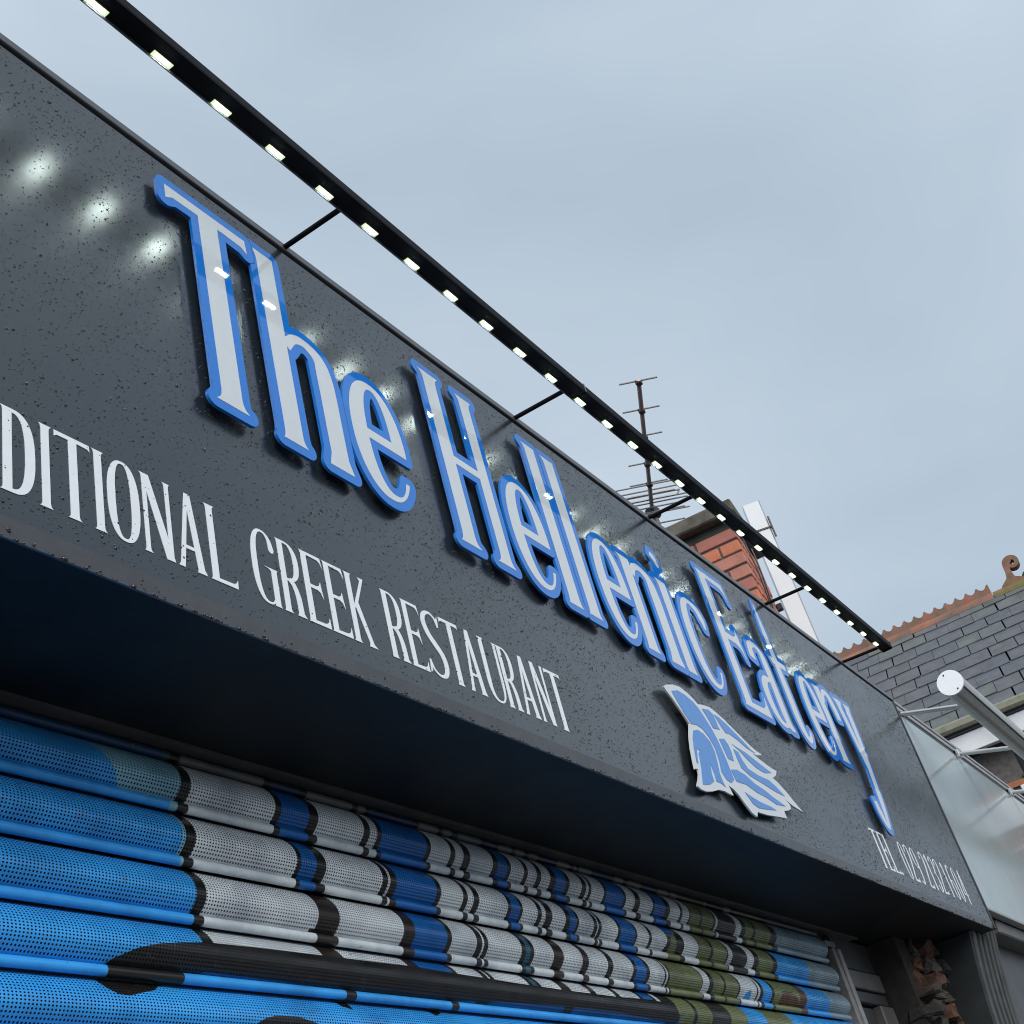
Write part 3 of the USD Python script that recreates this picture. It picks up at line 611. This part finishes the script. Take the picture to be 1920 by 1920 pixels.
# fluted console bracket at the right end of the sign
M_CONS = plain('console_dark_paint', (.016, .019, .020), .42, noise=.3, nscale=14)
cons = thing('console_bracket', 'dark fluted bracket with curved ridges under the right end of the sign', 'bracket', (5.76, .2, 2.2))
def ytop(z):   # front profile, leaning back downwards
    t = (2.735 - z) / .55
    return .03 + .085 * (1 - (1 - min(1, t)) ** 1.6)
def cons_strip(x0, x1, proud, z1=2.735, z0=1.9):
    zs = np.linspace(z1, z0, 14); V = []
    for z in zs:
        y = ytop(z) - proud
        V += [(x0, y + .006, z), (x0 + .007, y, z), (x1 - .007, y, z), (x1, y + .006, z), (x1, .39, z), (x0, .39, z)]
    F = []
    for i in range(len(zs) - 1):
        for k_ in range(6):
            a, b = i * 6 + k_, i * 6 + (k_ + 1) % 6
            F += [(a, a + 6, b), (b, a + 6, b + 6)]
    F += [(0, 1, 2), (0, 2, 3), (0, 3, 4), (0, 4, 5)]
    e = (len(zs) - 1) * 6
    F += [(e, e + 2, e + 1), (e, e + 3, e + 2), (e, e + 4, e + 3), (e, e + 5, e + 4)]
    return trimesh.Trimesh(np.array(V), np.array(F)[:, ::-1], process=False)
obj('bracket_body', cons_strip(5.60, 5.99, -.014, 2.643), M_CONS, cons)
M_RIDGE = plain('console_ridge_paint', (.05, .055, .055), .4, noise=.3, nscale=14)
for x in (5.612, 5.700, 5.775, 5.85, 5.92, 5.968):
    obj('ridge', cons_strip(x, x + .015, -.004, 2.642 if x < 5.77 else 2.724), M_RIDGE, cons)

# ------------------------------------------------------------------ neighbour's sign, its pipe light and shop front
M_NSIGN = plain('pale_grey_gloss_panel', (.30, .355, .37), .13, spec=.22, noise=.06, nscale=3, dirt=(.25, .29, .30), dscale=2)
M_NRAIL = plain('neighbour_rail_grey', (.26, .26, .27), .4, noise=.15, nscale=15)
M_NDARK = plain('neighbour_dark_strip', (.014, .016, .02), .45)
ns = thing('pale_neighbour_sign', 'pale blue grey glossy shop sign right of the dark sign', 'shop sign', (8, 0, 2.7))
for x0, x1 in ((5.792, 7.30), (7.303, 9.4), (9.403, 11.5)):
    obj('sign_panel', bx(x0, x1, 0, .012, 2.742, 3.672), M_NSIGN, ns)
obj('lower_trim', cat(cbx(5.792, 11.5, -.006, .03, 2.728, 2.7418, .002)), M_NRAIL, ns)
obj('dark_strip', bx(5.792, 11.5, .003, .03, 3.6722, 3.697), M_NDARK, ns)
obj('top_rail', cbx(5.792, 11.5, -.003, .03, 3.6975, 3.722, .003), M_NRAIL, ns)
obj('dark_strip', bx(5.792, 11.5, .006, .05, 3.7225, 3.738), M_NDARK, ns)
obj('top_rail', cbx(5.792, 11.5, .0, .07, 3.7385, 3.758, .003), M_NRAIL, ns)
obj('backing_board', bx(5.792, 11.5, .0305, .06, 2.73, 3.697), M_NDARK, ns)
M_PIPE = plain('pipe_light_metal', (.36, .345, .32), .25, metal=.4, noise=.12, nscale=18)
M_PWHITE = plain('white_plastic_cap', (.84, .86, .89), .4)
M_ARM = plain('bright_steel_arm', (.62, .63, .62), .22, metal=.7)
pl = thing('pipe_light', 'round metal pipe light with white end cap on steel arms over the pale sign', 'sign light', (8, -.33, 3.57))
PY, PZ = -.335, 3.566
obj('pipe', tube((5.40, PY, PZ), (11.3, PY, PZ), .0535, 40), M_PIPE, pl, smooth=40)
obj('seam', bx(5.405, 11.3, PY - .047, PY - .040, PZ - .037, PZ - .031), plain('seam_dark', (.06, .055, .05), .5), pl)
obj('end_cap', tube((5.388, PY, PZ), (5.3998, PY, PZ), .0565, 40), M_PWHITE, pl, 'round white end cap', smooth=40)
for dy, dz in ((-.012, .045), (.020, -.042)):
    obj('screw', tube((5.3855, PY - dy * 1.0, PZ + dz * .9), (5.3879, PY - dy, PZ + dz * .9), .0035, 10), M_NDARK, pl)
for x in (5.825, 6.721, 7.798, 8.88, 9.96):
    a, b = np.array((x, -.001, 3.685)), np.array((x, PY + .045, PZ + .028))
    ar = cat(tube(a + (-.011, 0, 0), b + (-.011, 0, 0), .0088, 10), tube(a + (.011, 0, 0), b + (.011, 0, 0), .0088, 10), tube(a, b, .004, 8))
    arm = obj('arm', ar, M_ARM, pl, smooth=40)
    if x > 5.9: obj('bracket', cbx(x - .025, x + .025, -.020, -.004, 3.66, 3.705, .003), M_ARM, arm)
nf = thing('neighbour_shopfront', 'dark grey shop front below the pale neighbouring sign', 'shop front', (8, .3, 0))
obj('front_panel', bx(6.0, 11.5, .12, .20, 0, 2.66), plain('charcoal_front', (.04, .044, .045), .5, noise=.35, nscale=3), nf)
obj('cornice', cbx(6.0, 11.5, .03, .19, 2.664, 2.727, .006), M_DOORLIT, nf)
nb = thing('neighbour_building', 'low building behind the pale neighbouring sign', 'building', (8.6, 4, 0))
obj('front_wall', bx(6.02, 11.5, .22, .40, 0, 3.62), M_RENDER, nb)
obj('flat_roof', bx(6.02, 11.5, .41, 6.5, 3.45, 3.55), M_FELT, nb)
obj('rear_wall', bx(6.02, 11.5, 6.5, 6.7, 0, 3.6), M_RENDER, nb)

# ------------------------------------------------------------------ brick chimney
BR = [plain('chimney_brick_%s' % n, c, .8, noise=.18, nscale=18, bump=.002, bscale=90, dirt=(.16, .115, .095), dscale=9, dlo=.55, dhi=.85) for n, c in
      (('red', (.43, .125, .08)), ('orange', (.48, .155, .08)), ('plum', (.35, .125, .095)), ('dusty', (.42, .17, .125)))]
M_MORTAR = plain('weathered_mortar', (.10, .09, .085), .95, noise=.3, nscale=30)
M_CONC = plain('weathered_concrete', (.115, .105, .085), .9, noise=.3, nscale=10, dirt=(.035, .037, .03), dscale=8)
M_CONCD = plain('dark_mossy_concrete', (.035, .038, .034), .9, noise=.4, nscale=10)
cu, cv = np.array([-.148, .989, 0]), np.array([.989, .148, 0])
CH = np.array([5.474, .3206, 0.0])
ctop = 4.828
ang = math.atan2(cv[1], cv[0])
chim = thing('brick_chimney', 'red brick chimney stack with a concrete cap standing behind the sign', 'chimney', (CH[0], CH[1], 3.56), ang)
CW, CD = .50, .86          # along the street, into the block (local x, y)
def ob(name, mesh, mat, **k): return obj(name, mesh, mat, chim, local=True, **k)
core = obj('mortar_core', bx(.008, CW - .008, .008, CD - .008, 0, ctop - 3.56 - .002), M_MORTAR, chim, local=True)
rb = random.Random(3)
zz = ctop - 3.56; row = 0
while zz > .02:
    z0, z1 = zz - .0655, zz
    def brick(x0, x1, y0, y1):
        j = rb.uniform(-.0018, .0018)
        ob('brick', cbx(x0 + j, x1 + j, y0 + j, y1 + j, z0 + rb.uniform(0, .002), z1, .004), rb.choice(BR))
    # left face (local x = 0) : y runs into the block; the corner brick shows on both faces
    s = 0.0; first = .215 if row % 2 == 0 else .1025
    ys = [(0, first)]
    y = first + .010
    while y < CD - .03:
        e = min(CD, y + .215); ys.append((y, e)); y = e + .010
    for i, (a, b) in enumerate(ys): brick(0, .1025, a, b)
    x = .1125 if row % 2 == 0 else .1125
    first = True
    while x < CW - .03:
        e = min(CW, x + (.1025 if (row % 2 == 0 and first) else .215)); brick(x, e, 0, .1025); x = e + .010; first = False
    y = .1125
    while y < CD - .03:
        e = min(CD, y + .215); brick(CW - .1025, CW, y, e); y = e + .010
    zz -= .0755; row += 1
hz = ctop - 3.56
ob('cap_course', cbx(.010, CW - .01, .01, CD - .01, hz + .001, hz + .055, .005), M_CONCD)
ob('cap_slab', cbx(-.055, CW + .05, -.045, CD + .05, hz + .056, hz + .135, .008), M_CONC)
ob('flaunching', cbx(.04, CW - .04, .04, CD - .04, hz + .136, hz + .19, .02), M_CONCD)
for a, yq in ((.03, .42), (-.06, .50)):
    ob('fixing_strap', cbx(-.045, .02, yq, yq + .012, hz + a, hz + a + .012, .002), M_PWHITE, label='short white strap sticking out of the stack')
for k, (xa, za, xb, zb) in enumerate(((.10, hz + .02, .30, .0), (.26, hz - .02, .37, .05))):
    pts = [(xa + (xb - xa) * t, -.008 - .012 * math.sin(t * 9 + k), za + (zb - za) * t) for t in np.linspace(0, 1, 16)]
    ob('cable', pathtube(pts, .0045, 6), M_NDARK)
obj('cable_clip', cbx(.47, .50, -.03, .0, hz - .31, hz - .27, .004), M_NDARK, chim, local=True)

# tall white duct beside the chimney
wd = thing('white_duct', 'tall slim white duct rising just right of the brick chimney', 'duct', (6.25, .40, 3.56))
WA, WB = np.array((6.239, .422, 0)), np.array((6.271, .333, 0))
wdir = (WB - WA) / np.linalg.norm(WB - WA); wn = np.array((-wdir[1], wdir[0], 0))
if wn @ (CAM - WA) > 0: wn = -wn
def wbox(a0, a1, n0, n1, z0, z1, c=.003):
    q = cbx(a0, a1, n0, n1, 0, 1, c); v = np.array(q.vertices)
    z = np.where(v[:, 2] > .5, z1 + (v[:, 2] - 1), z0 + v[:, 2])
    return trimesh.Trimesh(WA[None] + v[:, :1] * wdir + v[:, 1:2] * wn + np.c_[np.zeros(len(v)), np.zeros(len(v)), z], q.faces, process=False)
obj('duct_body', wbox(-.004, .094, 0, .07, 3.56, 5.37), plain('white_upvc', (.58, .60, .63), .35, noise=.03, nscale=8), wd)
obj('duct_edge', wbox(.0945, .100, .002, .068, 3.56, 5.372, .001), plain('duct_grey_edge', (.30, .31, .34), .5), wd)
obj('clip_band', wbox(-.004, .104, -.004, .072, 5.17, 5.182, .001), M_NDARK, wd)
obj('cable', cat(*[pathtube([WA + wdir * .108 + np.array((0, 0, z)) - wn * .01 for z in np.linspace(5.10, 5.24, 4)], .006, 6)]), M_NDARK, wd)

# ------------------------------------------------------------------ television aerial
M_AER = plain('aerial_alloy', (.24, .22, .22), .45, metal=.4, noise=.2, nscale=20)
M_AERB = plain('aerial_black_plastic', (.02, .02, .024), .5)
A0, A1 = np.array((4.56, .23, 5.24)), np.array((5.60, .74, 5.24))
aer = thing('television_aerial', 'rooftop television aerial with many thin cross rods above the sign', 'aerial', (5.55, .72, 3.58))
bd = (A1 - A0) / np.linalg.norm(A1 - A0); L = np.linalg.norm(A1 - A0)
side = np.array((bd[1], -bd[0], -.10)); side /= np.linalg.norm(side)
obj('boom', tube(A0 - bd * .01, A1 + bd * .1, .0115, 12), M_AER, aer, smooth=40)
for s, hl in ((.015, .092), (.21, .092), (.40, .094), (.61, .097), (.775, .102)):
    c = A0 + bd * L * s
    obj('director_rod', tube(c - side * hl + np.array((0, 0, .012)), c + side * hl + np.array((0, 0, .012)), .0042, 8), M_AER, aer)
    obj('rod_clip', cbx(c[0] - .014, c[0] + .014, c[1] - .014, c[1] + .014, c[2] - .013, c[2] + .015, .003), M_AERB, aer)
for dz, hl, s in ((.085, .17, .885), (.04, .17, .915), (-.005, .2, .925), (-.05, .17, .945), (.06, .21, .90), (.02, .20, .93), (-.03, .14, .93), (-.07, .19, .93), (-.11, .15, .97), (-.15, .20, .97)):
    c = A0 + bd * L * s + np.array((0, 0, dz))
    obj('reflector_rod', tube(c - side * hl, c + side * hl, .0042, 8), M_AER, aer)
c = A0 + bd * L * .90
dip = [c + side * q for q in (-.15, .14)]; 
loop = [dip[0] + np.array((0, 0, .035)), c + np.array((0, 0, .035)), dip[1] + np.array((0, 0, .035)), dip[1] + side * .02 + np.array((0, 0, .018)), dip[1], c, dip[0]]
obj('dipole', pathtube(loop, .0048, 8), M_AER, aer)
obj('junction_box', cbx(A1[0] - .035, A1[0] + .035, A1[1] - .035, A1[1] + .035, 5.19, 5.255, .012), M_AERB, aer)
obj('mast', tube((A1[0] + .01, A1[1], 3.58), (A1[0] + .01, A1[1], 5.26), .016, 14), M_AER, aer, smooth=40)
cl = A0 + bd * L * 1.08 + np.array((0, 0, -.18))
obj('reflector_rod', tube(cl - side * .2, cl + side * .2, .0042, 8), M_AER, aer)

# ------------------------------------------------------------------ slate roofed house across the side street
HD = np.array([-.1113, .9938, 0]); HF = np.array([-.9938, -.1113, 0])       # along the ridge (into the block), out of the facade
R0 = np.array([12.81, .67, 6.95]); PITCH = math.radians(42)
SV = np.array([*(HF[:2] * math.cos(PITCH)), -math.sin(PITCH)]); SN = np.array([*(HF[:2] * math.sin(PITCH)), math.cos(PITCH)])
hang = math.atan2(-HF[0], HF[1])
house = thing('slate_house', 'house with grey slate roof and crested terracotta ridge at the right edge', 'house', (R0[0], R0[1], 0))
def frame(a, b, n):   # ridge coordinate, distance down the slope, height above the slope
    return R0 + HD * a + SV * b + SN * n
M_SL = [plain('slate_%s' % n, c, .52, noise=.22, nscale=7, bump=.002, bscale=45, dirt=d, dscale=5, dlo=lo, dhi=.8) for n, c, d, lo in
        (('grey', (.092, .097, .109), (.12, .125, .12), .5), ('blue', (.085, .092, .106), (.11, .12, .11), .55), ('warm', (.098, .098, .107), (.06, .06, .065), .5), ('lichen', (.098, .106, .108), (.13, .14, .12), .45))]
M_TERRA = plain('terracotta_ridge', (.30, .125, .08), .85, noise=.25, nscale=12, bump=.003, bscale=50, dirt=(.14, .10, .075), dscale=6, dlo=.38, dhi=.6)
M_MOSSY = plain('mossy_terracotta', (.20, .10, .055), .9, noise=.3, nscale=12, dirt=(.13, .13, .035), dscale=7, dlo=.35, dhi=.6)
A_LO, A_HI, SLEN, NROW = -1.25, 3.2, 2.60, 10
roof = obj('roof', trimesh.Trimesh(np.array([frame(A_LO, 0, -.03), frame(A_HI, 0, -.03), frame(A_HI, SLEN, -.03), frame(A_LO, SLEN, -.03),
        R0 + HD * A_LO - HF * 2.4 + [0, 0, -2.16], R0 + HD * A_HI - HF * 2.4 + [0, 0, -2.16]]),
        np.array([(0, 1, 2), (0, 2, 3), (0, 5, 1), (0, 4, 5)]), process=False), plain('roof_battens_dark', (.02, .02, .021), .9), house)
rl = random.Random(21)
def slate(a0, a1, b0, b1, lift, mat):
    # wedge-lapped slate: tail raised over the row below, uneven edges
    jb = rl.uniform(-.012, .012); js = rl.uniform(-.006, .006); sk = rl.uniform(-.006, .006)
    t = .009
    V = []
    for n_ in (0, 1):
        for (a, b) in ((a0, b0), (a1, b0), (a1, b1 + jb + sk), (a0, b1 + jb - sk)):
            h = (lift if b > b0 + .05 else .002) + n_ * t
            V.append(frame(a + js, b, h))
    F = [(4, 5, 6), (4, 6, 7), (0, 2, 1), (0, 3, 2), (0, 1, 5), (0, 5, 4), (1, 2, 6), (1, 6, 5), (2, 3, 7), (2, 7, 6), (3, 0, 4), (3, 4, 7)]
    msh = trimesh.Trimesh(np.array(V), np.array(F), process=False)
    if msh.volume < 0: msh = trimesh.Trimesh(np.array(V), np.array(F)[:, ::-1], process=False)
    obj('slate', msh, mat, roof)
for r_ in range(NROW):
    b0, b1 = r_ * SLEN / NROW + (.03 if r_ == 0 else -.02), (r_ + 1) * SLEN / NROW
    a = A_LO + (0.125 if r_ % 2 else 0) + rl.uniform(-.02, .02)
    while a < A_HI - .1:
        w = .25 * rl.uniform(.94, 1.05)
        if a + w > -1.75 and a < 2.6:
            mt = M_SL[3] if (r_ < 2 and a < .6 and rl.random() < .7) else rl.choice(M_SL[:3] * 6 + [M_SL[3]])
            slate(a + .004, a + w - .004, b0, b1 + .012, .0115 + rl.uniform(0, .004), mt)
        a += w
# ridge: half round base with a pierced crest
def ridge_tile(a0, a1, mat, crest=True):
    ms = []
    k = 9
    V = []
    for a in (a0, a1):
        for i in range(k):
            th = math.pi * i / (k - 1)
            V.append(R0 + HD * a + HF * (.11 * math.cos(th)) * 1.0 + np.array((0, 0, -.075 + .10 * math.sin(th))))
    for a in (a0, a1):
        for i in range(k):
            th = math.pi * i / (k - 1)
            V.append(R0 + HD * a + HF * (.095 * math.cos(th)) + np.array((0, 0, -.09 + .10 * math.sin(th))))
    F = []
    for i in range(k - 1):
        F += [(i, i + 1, k + i), (i + 1, k + i + 1, k + i)]
        F += [(2 * k + i, 3 * k + i, 2 * k + i + 1), (2 * k + i + 1, 3 * k + i, 3 * k + i + 1)]
        F += [(i, 2 * k + i, i + 1), (i + 1, 2 * k + i, 2 * k + i + 1), (k + i, k + i + 1, 3 * k + i), (k + i + 1, 3 * k + i + 1, 3 * k + i)]
    ms.append(trimesh.Trimesh(np.array(V), np.array(F), process=False))
    if crest:
        pts = [(a0, .0)]
        n_ = 4; w = (a1 - a0) / n_
        pts.append((a0, .135))
        for q in range(n_):
            s_ = a0 + q * w
            for t in np.linspace(0, 1, 8):
                pts.append((s_ + .022 + (w - .022) * t, .128 - .036 * math.sin(math.pi * min(1, t * 1.02)) ** .7))
            if q < n_ - 1: pts += [(s_ + w, .135), (s_ + w + .02, .135)]
        pts += [(a1, .0)]
        sh = Polygon(pts).buffer(0)
        for q in polys(sh):
            e = trimesh.creation.extrude_polygon(q, .03, engine='earcut'); v = np.array(e.vertices)
            ms.append(trimesh.Trimesh(R0 + v[:, :1] * HD + (v[:, 2:3] - .015) * HF + np.c_[np.zeros((len(v), 2)), v[:, 1]], e.faces, process=False))
    return cat(*ms)
for a in np.arange(-.66, 2.9, .46):
    obj('ridge_tile', ridge_tile(a + .0008, a + .4592, M_TERRA), M_TERRA, roof)
obj('ridge_tile', ridge_tile(-1.14, -.668, M_MOSSY, False), M_MOSSY, roof, 'mossy plain ridge tile under the scroll')
# scroll finial: foot, neck and curl
ac, zc_ = -.975, .235
cp = [(ac + .068 * (1 - .60 * t) * math.cos(ph), zc_ + .068 * (1 - .62 * t) * math.sin(ph)) for t, ph in ((t, t * 2.55 * math.pi) for t in np.linspace(0, 1, 15))]
curl = ribbon([(ac + .070, zc_ - .08)] + cp, [.058] + list(np.linspace(.056, .030, 15)), 5)
neck = ribbon([(-.89, .0), (-.895, .06), (-.90, .11), (-.905, .16)], [.17, .10, .075, .062])
fin = U([neck, curl, Polygon([(-.76, -.02), (-.78, .03), (-.85, .085), (-.93, .085), (-1.03, .03), (-1.05, -.02)])])
ms = []
for q in polys(fin):
    e = trimesh.creation.extrude_polygon(q, .10, engine='earcut'); v = np.array(e.vertices)
    ms.append(trimesh.Trimesh(R0 + v[:, :1] * HD + (v[:, 2:3] - .045) * HF + np.c_[np.zeros((len(v), 2)), v[:, 1]], e.faces, process=False))
obj('scroll_finial', cat(*ms), plain('weathered_finial', (.21, .105, .075), .9, noise=.3, nscale=14, dirt=(.13, .12, .06), dscale=9, dlo=.5), roof, 'curled terracotta scroll standing on the ridge')
obj('moss_clump', trimesh.Trimesh(*(lambda s: ((np.array(s.vertices) * [.07, .06, .045] * (1 + .5 * (meshkit.noise(np.array(s.vertices) * 3, 4)[:, None] - .5)) + R0 + HD * -1.06 + [0, 0, .05]), s.faces))(trimesh.creation.icosphere(3)), process=False),
    plain('green_moss', (.09, .11, .025), 1.0, noise=.5, nscale=20), roof)
E_ = lambda a, out, z: R0 + HD * a + HF * (SLEN * math.cos(PITCH) + out) + np.array((0, 0, -SLEN * math.sin(PITCH) + z))
def hbox(a0, a1, o0, o1, z0, z1, c=.004):
    q = cbx(0, 1, 0, 1, 0, 1, .0001); v = np.array(q.vertices)
    q2 = cbx(a0, a1, o0, o1, z0, z1, c); v = np.array(q2.vertices)
    return trimesh.Trimesh(R0 + HD * v[:, :1] + HF * (v[:, 1:2] + SLEN * math.cos(PITCH)) + np.c_[np.zeros((len(v), 2)), v[:, 2] - SLEN * math.sin(PITCH)], q2.faces, process=False)
M_GUT = plain('lichened_gutter', (.22, .22, .17), .85, noise=.3, nscale=12, dirt=(.12, .13, .08), dscale=12)
M_HWHITE = plain('house_white_paint', (.60, .61, .64), .6, noise=.1, nscale=5, dirt=(.42, .43, .44), dscale=3)
obj('gutter', hbox(A_LO, A_HI, -.01, .09, -.075, .012, .02), M_GUT, house)
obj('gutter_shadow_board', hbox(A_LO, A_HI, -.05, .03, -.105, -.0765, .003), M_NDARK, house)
obj('fascia_board', hbox(A_LO, A_HI, -.06, .012, -.27, -.1055, .004), M_HWHITE, house)
# wall with openings: bricks are built where they can be told apart
WO = -.16
wall = obj('wall', hbox(A_LO, A_HI, WO - .25, WO - .02, -5.15, -.27, .002), M_MORTAR, house)
M_HB = [plain('house_brick_%s' % n, c, .85, noise=.2, nscale=16) for n, c in (('a', (.30, .12, .055)), ('b', (.25, .10, .055)), ('c', (.33, .145, .075)))]
win = obj('window', hbox(-1.2, -.18, WO - .019, WO - .005, -.56, -.275, .003), material('dark_window_glass', {'p': ('principled_bsdf', dict(base_color=(.006, .006, .008), roughness=.05))}), house, 'dark opening under the eaves')
obj('window_frame', hbox(-1.2, -.15, WO - .004, WO + .015, -.58, -.556, .003), M_NDARK, win)
obj('red_lamp', (lambda s: trimesh.Trimesh(np.array(s.vertices) * [.06, .06, .05] + E_(-.50, WO + .06, -.43), s.faces, process=False))(trimesh.creation.icosphere(2)), plain('dull_red', (.42, .07, .09), .5), win, 'round dull red thing in the dark opening')
for a0, a1 in ((-1.25, -1.14), (-1.132, -.61), (-.602, -.1)):
    obj('white_stone_band', hbox(a0, a1, WO - .019, WO + .03, -.92, -.64, .006), M_HWHITE, wall)
rh = random.Random(5)
for band in ((-.635, -.585), (-1.95, -.925)):
    z = band[1]; r_ = 0
    while z > band[0] + (.0 if band[0] > -1 else .05):
        a = -1.25 + (.11 if r_ % 2 else 0)
        while a < .3:
            obj('brick', hbox(a, a + .205, WO - .03, WO + rh.uniform(-.003, .003), max(band[0], z - .064), z, .004), rh.choice(M_HB), wall)
            a += .216
        z -= .075; r_ += 1

# ------------------------------------------------------------------ ground
M_ROAD = plain('wet_asphalt', (.045, .046, .048), .32, noise=.3, nscale=3, bump=.004, bscale=120)
M_PAVE = plain('wet_paving', (.16, .155, .15), .38, noise=.2, nscale=2.2, bump=.003, bscale=60)
M_KERB = plain('kerb_stone', (.21, .205, .2), .55, noise=.2, nscale=8)
tag(obj('ground', bx(-300, 300, -300, 300, -.30, -.16), plain('far_ground', (.07, .07, .066), .9, noise=.2, nscale=.3)), kind='structure')
tag(obj('road', bx(-80, 80, -11.0, -3.152, -.1596, -.12), M_ROAD), kind='structure')
tag(obj('pavement', bx(-80, 80, -3.0, 6.0, -.159, -.0005), M_PAVE), kind='structure')
tag(obj('kerb', cbx(-80, 80, -3.15, -3.002, -.159, .0, .012), M_KERB), kind='structure')
tag(obj('pavement', bx(-80, 80, -14.0, -11.152, -.159, -.0005), M_PAVE), kind='structure')
tag(obj('kerb', cbx(-80, 80, -11.15, -11.002, -.159, .0, .012), M_KERB), kind='structure')
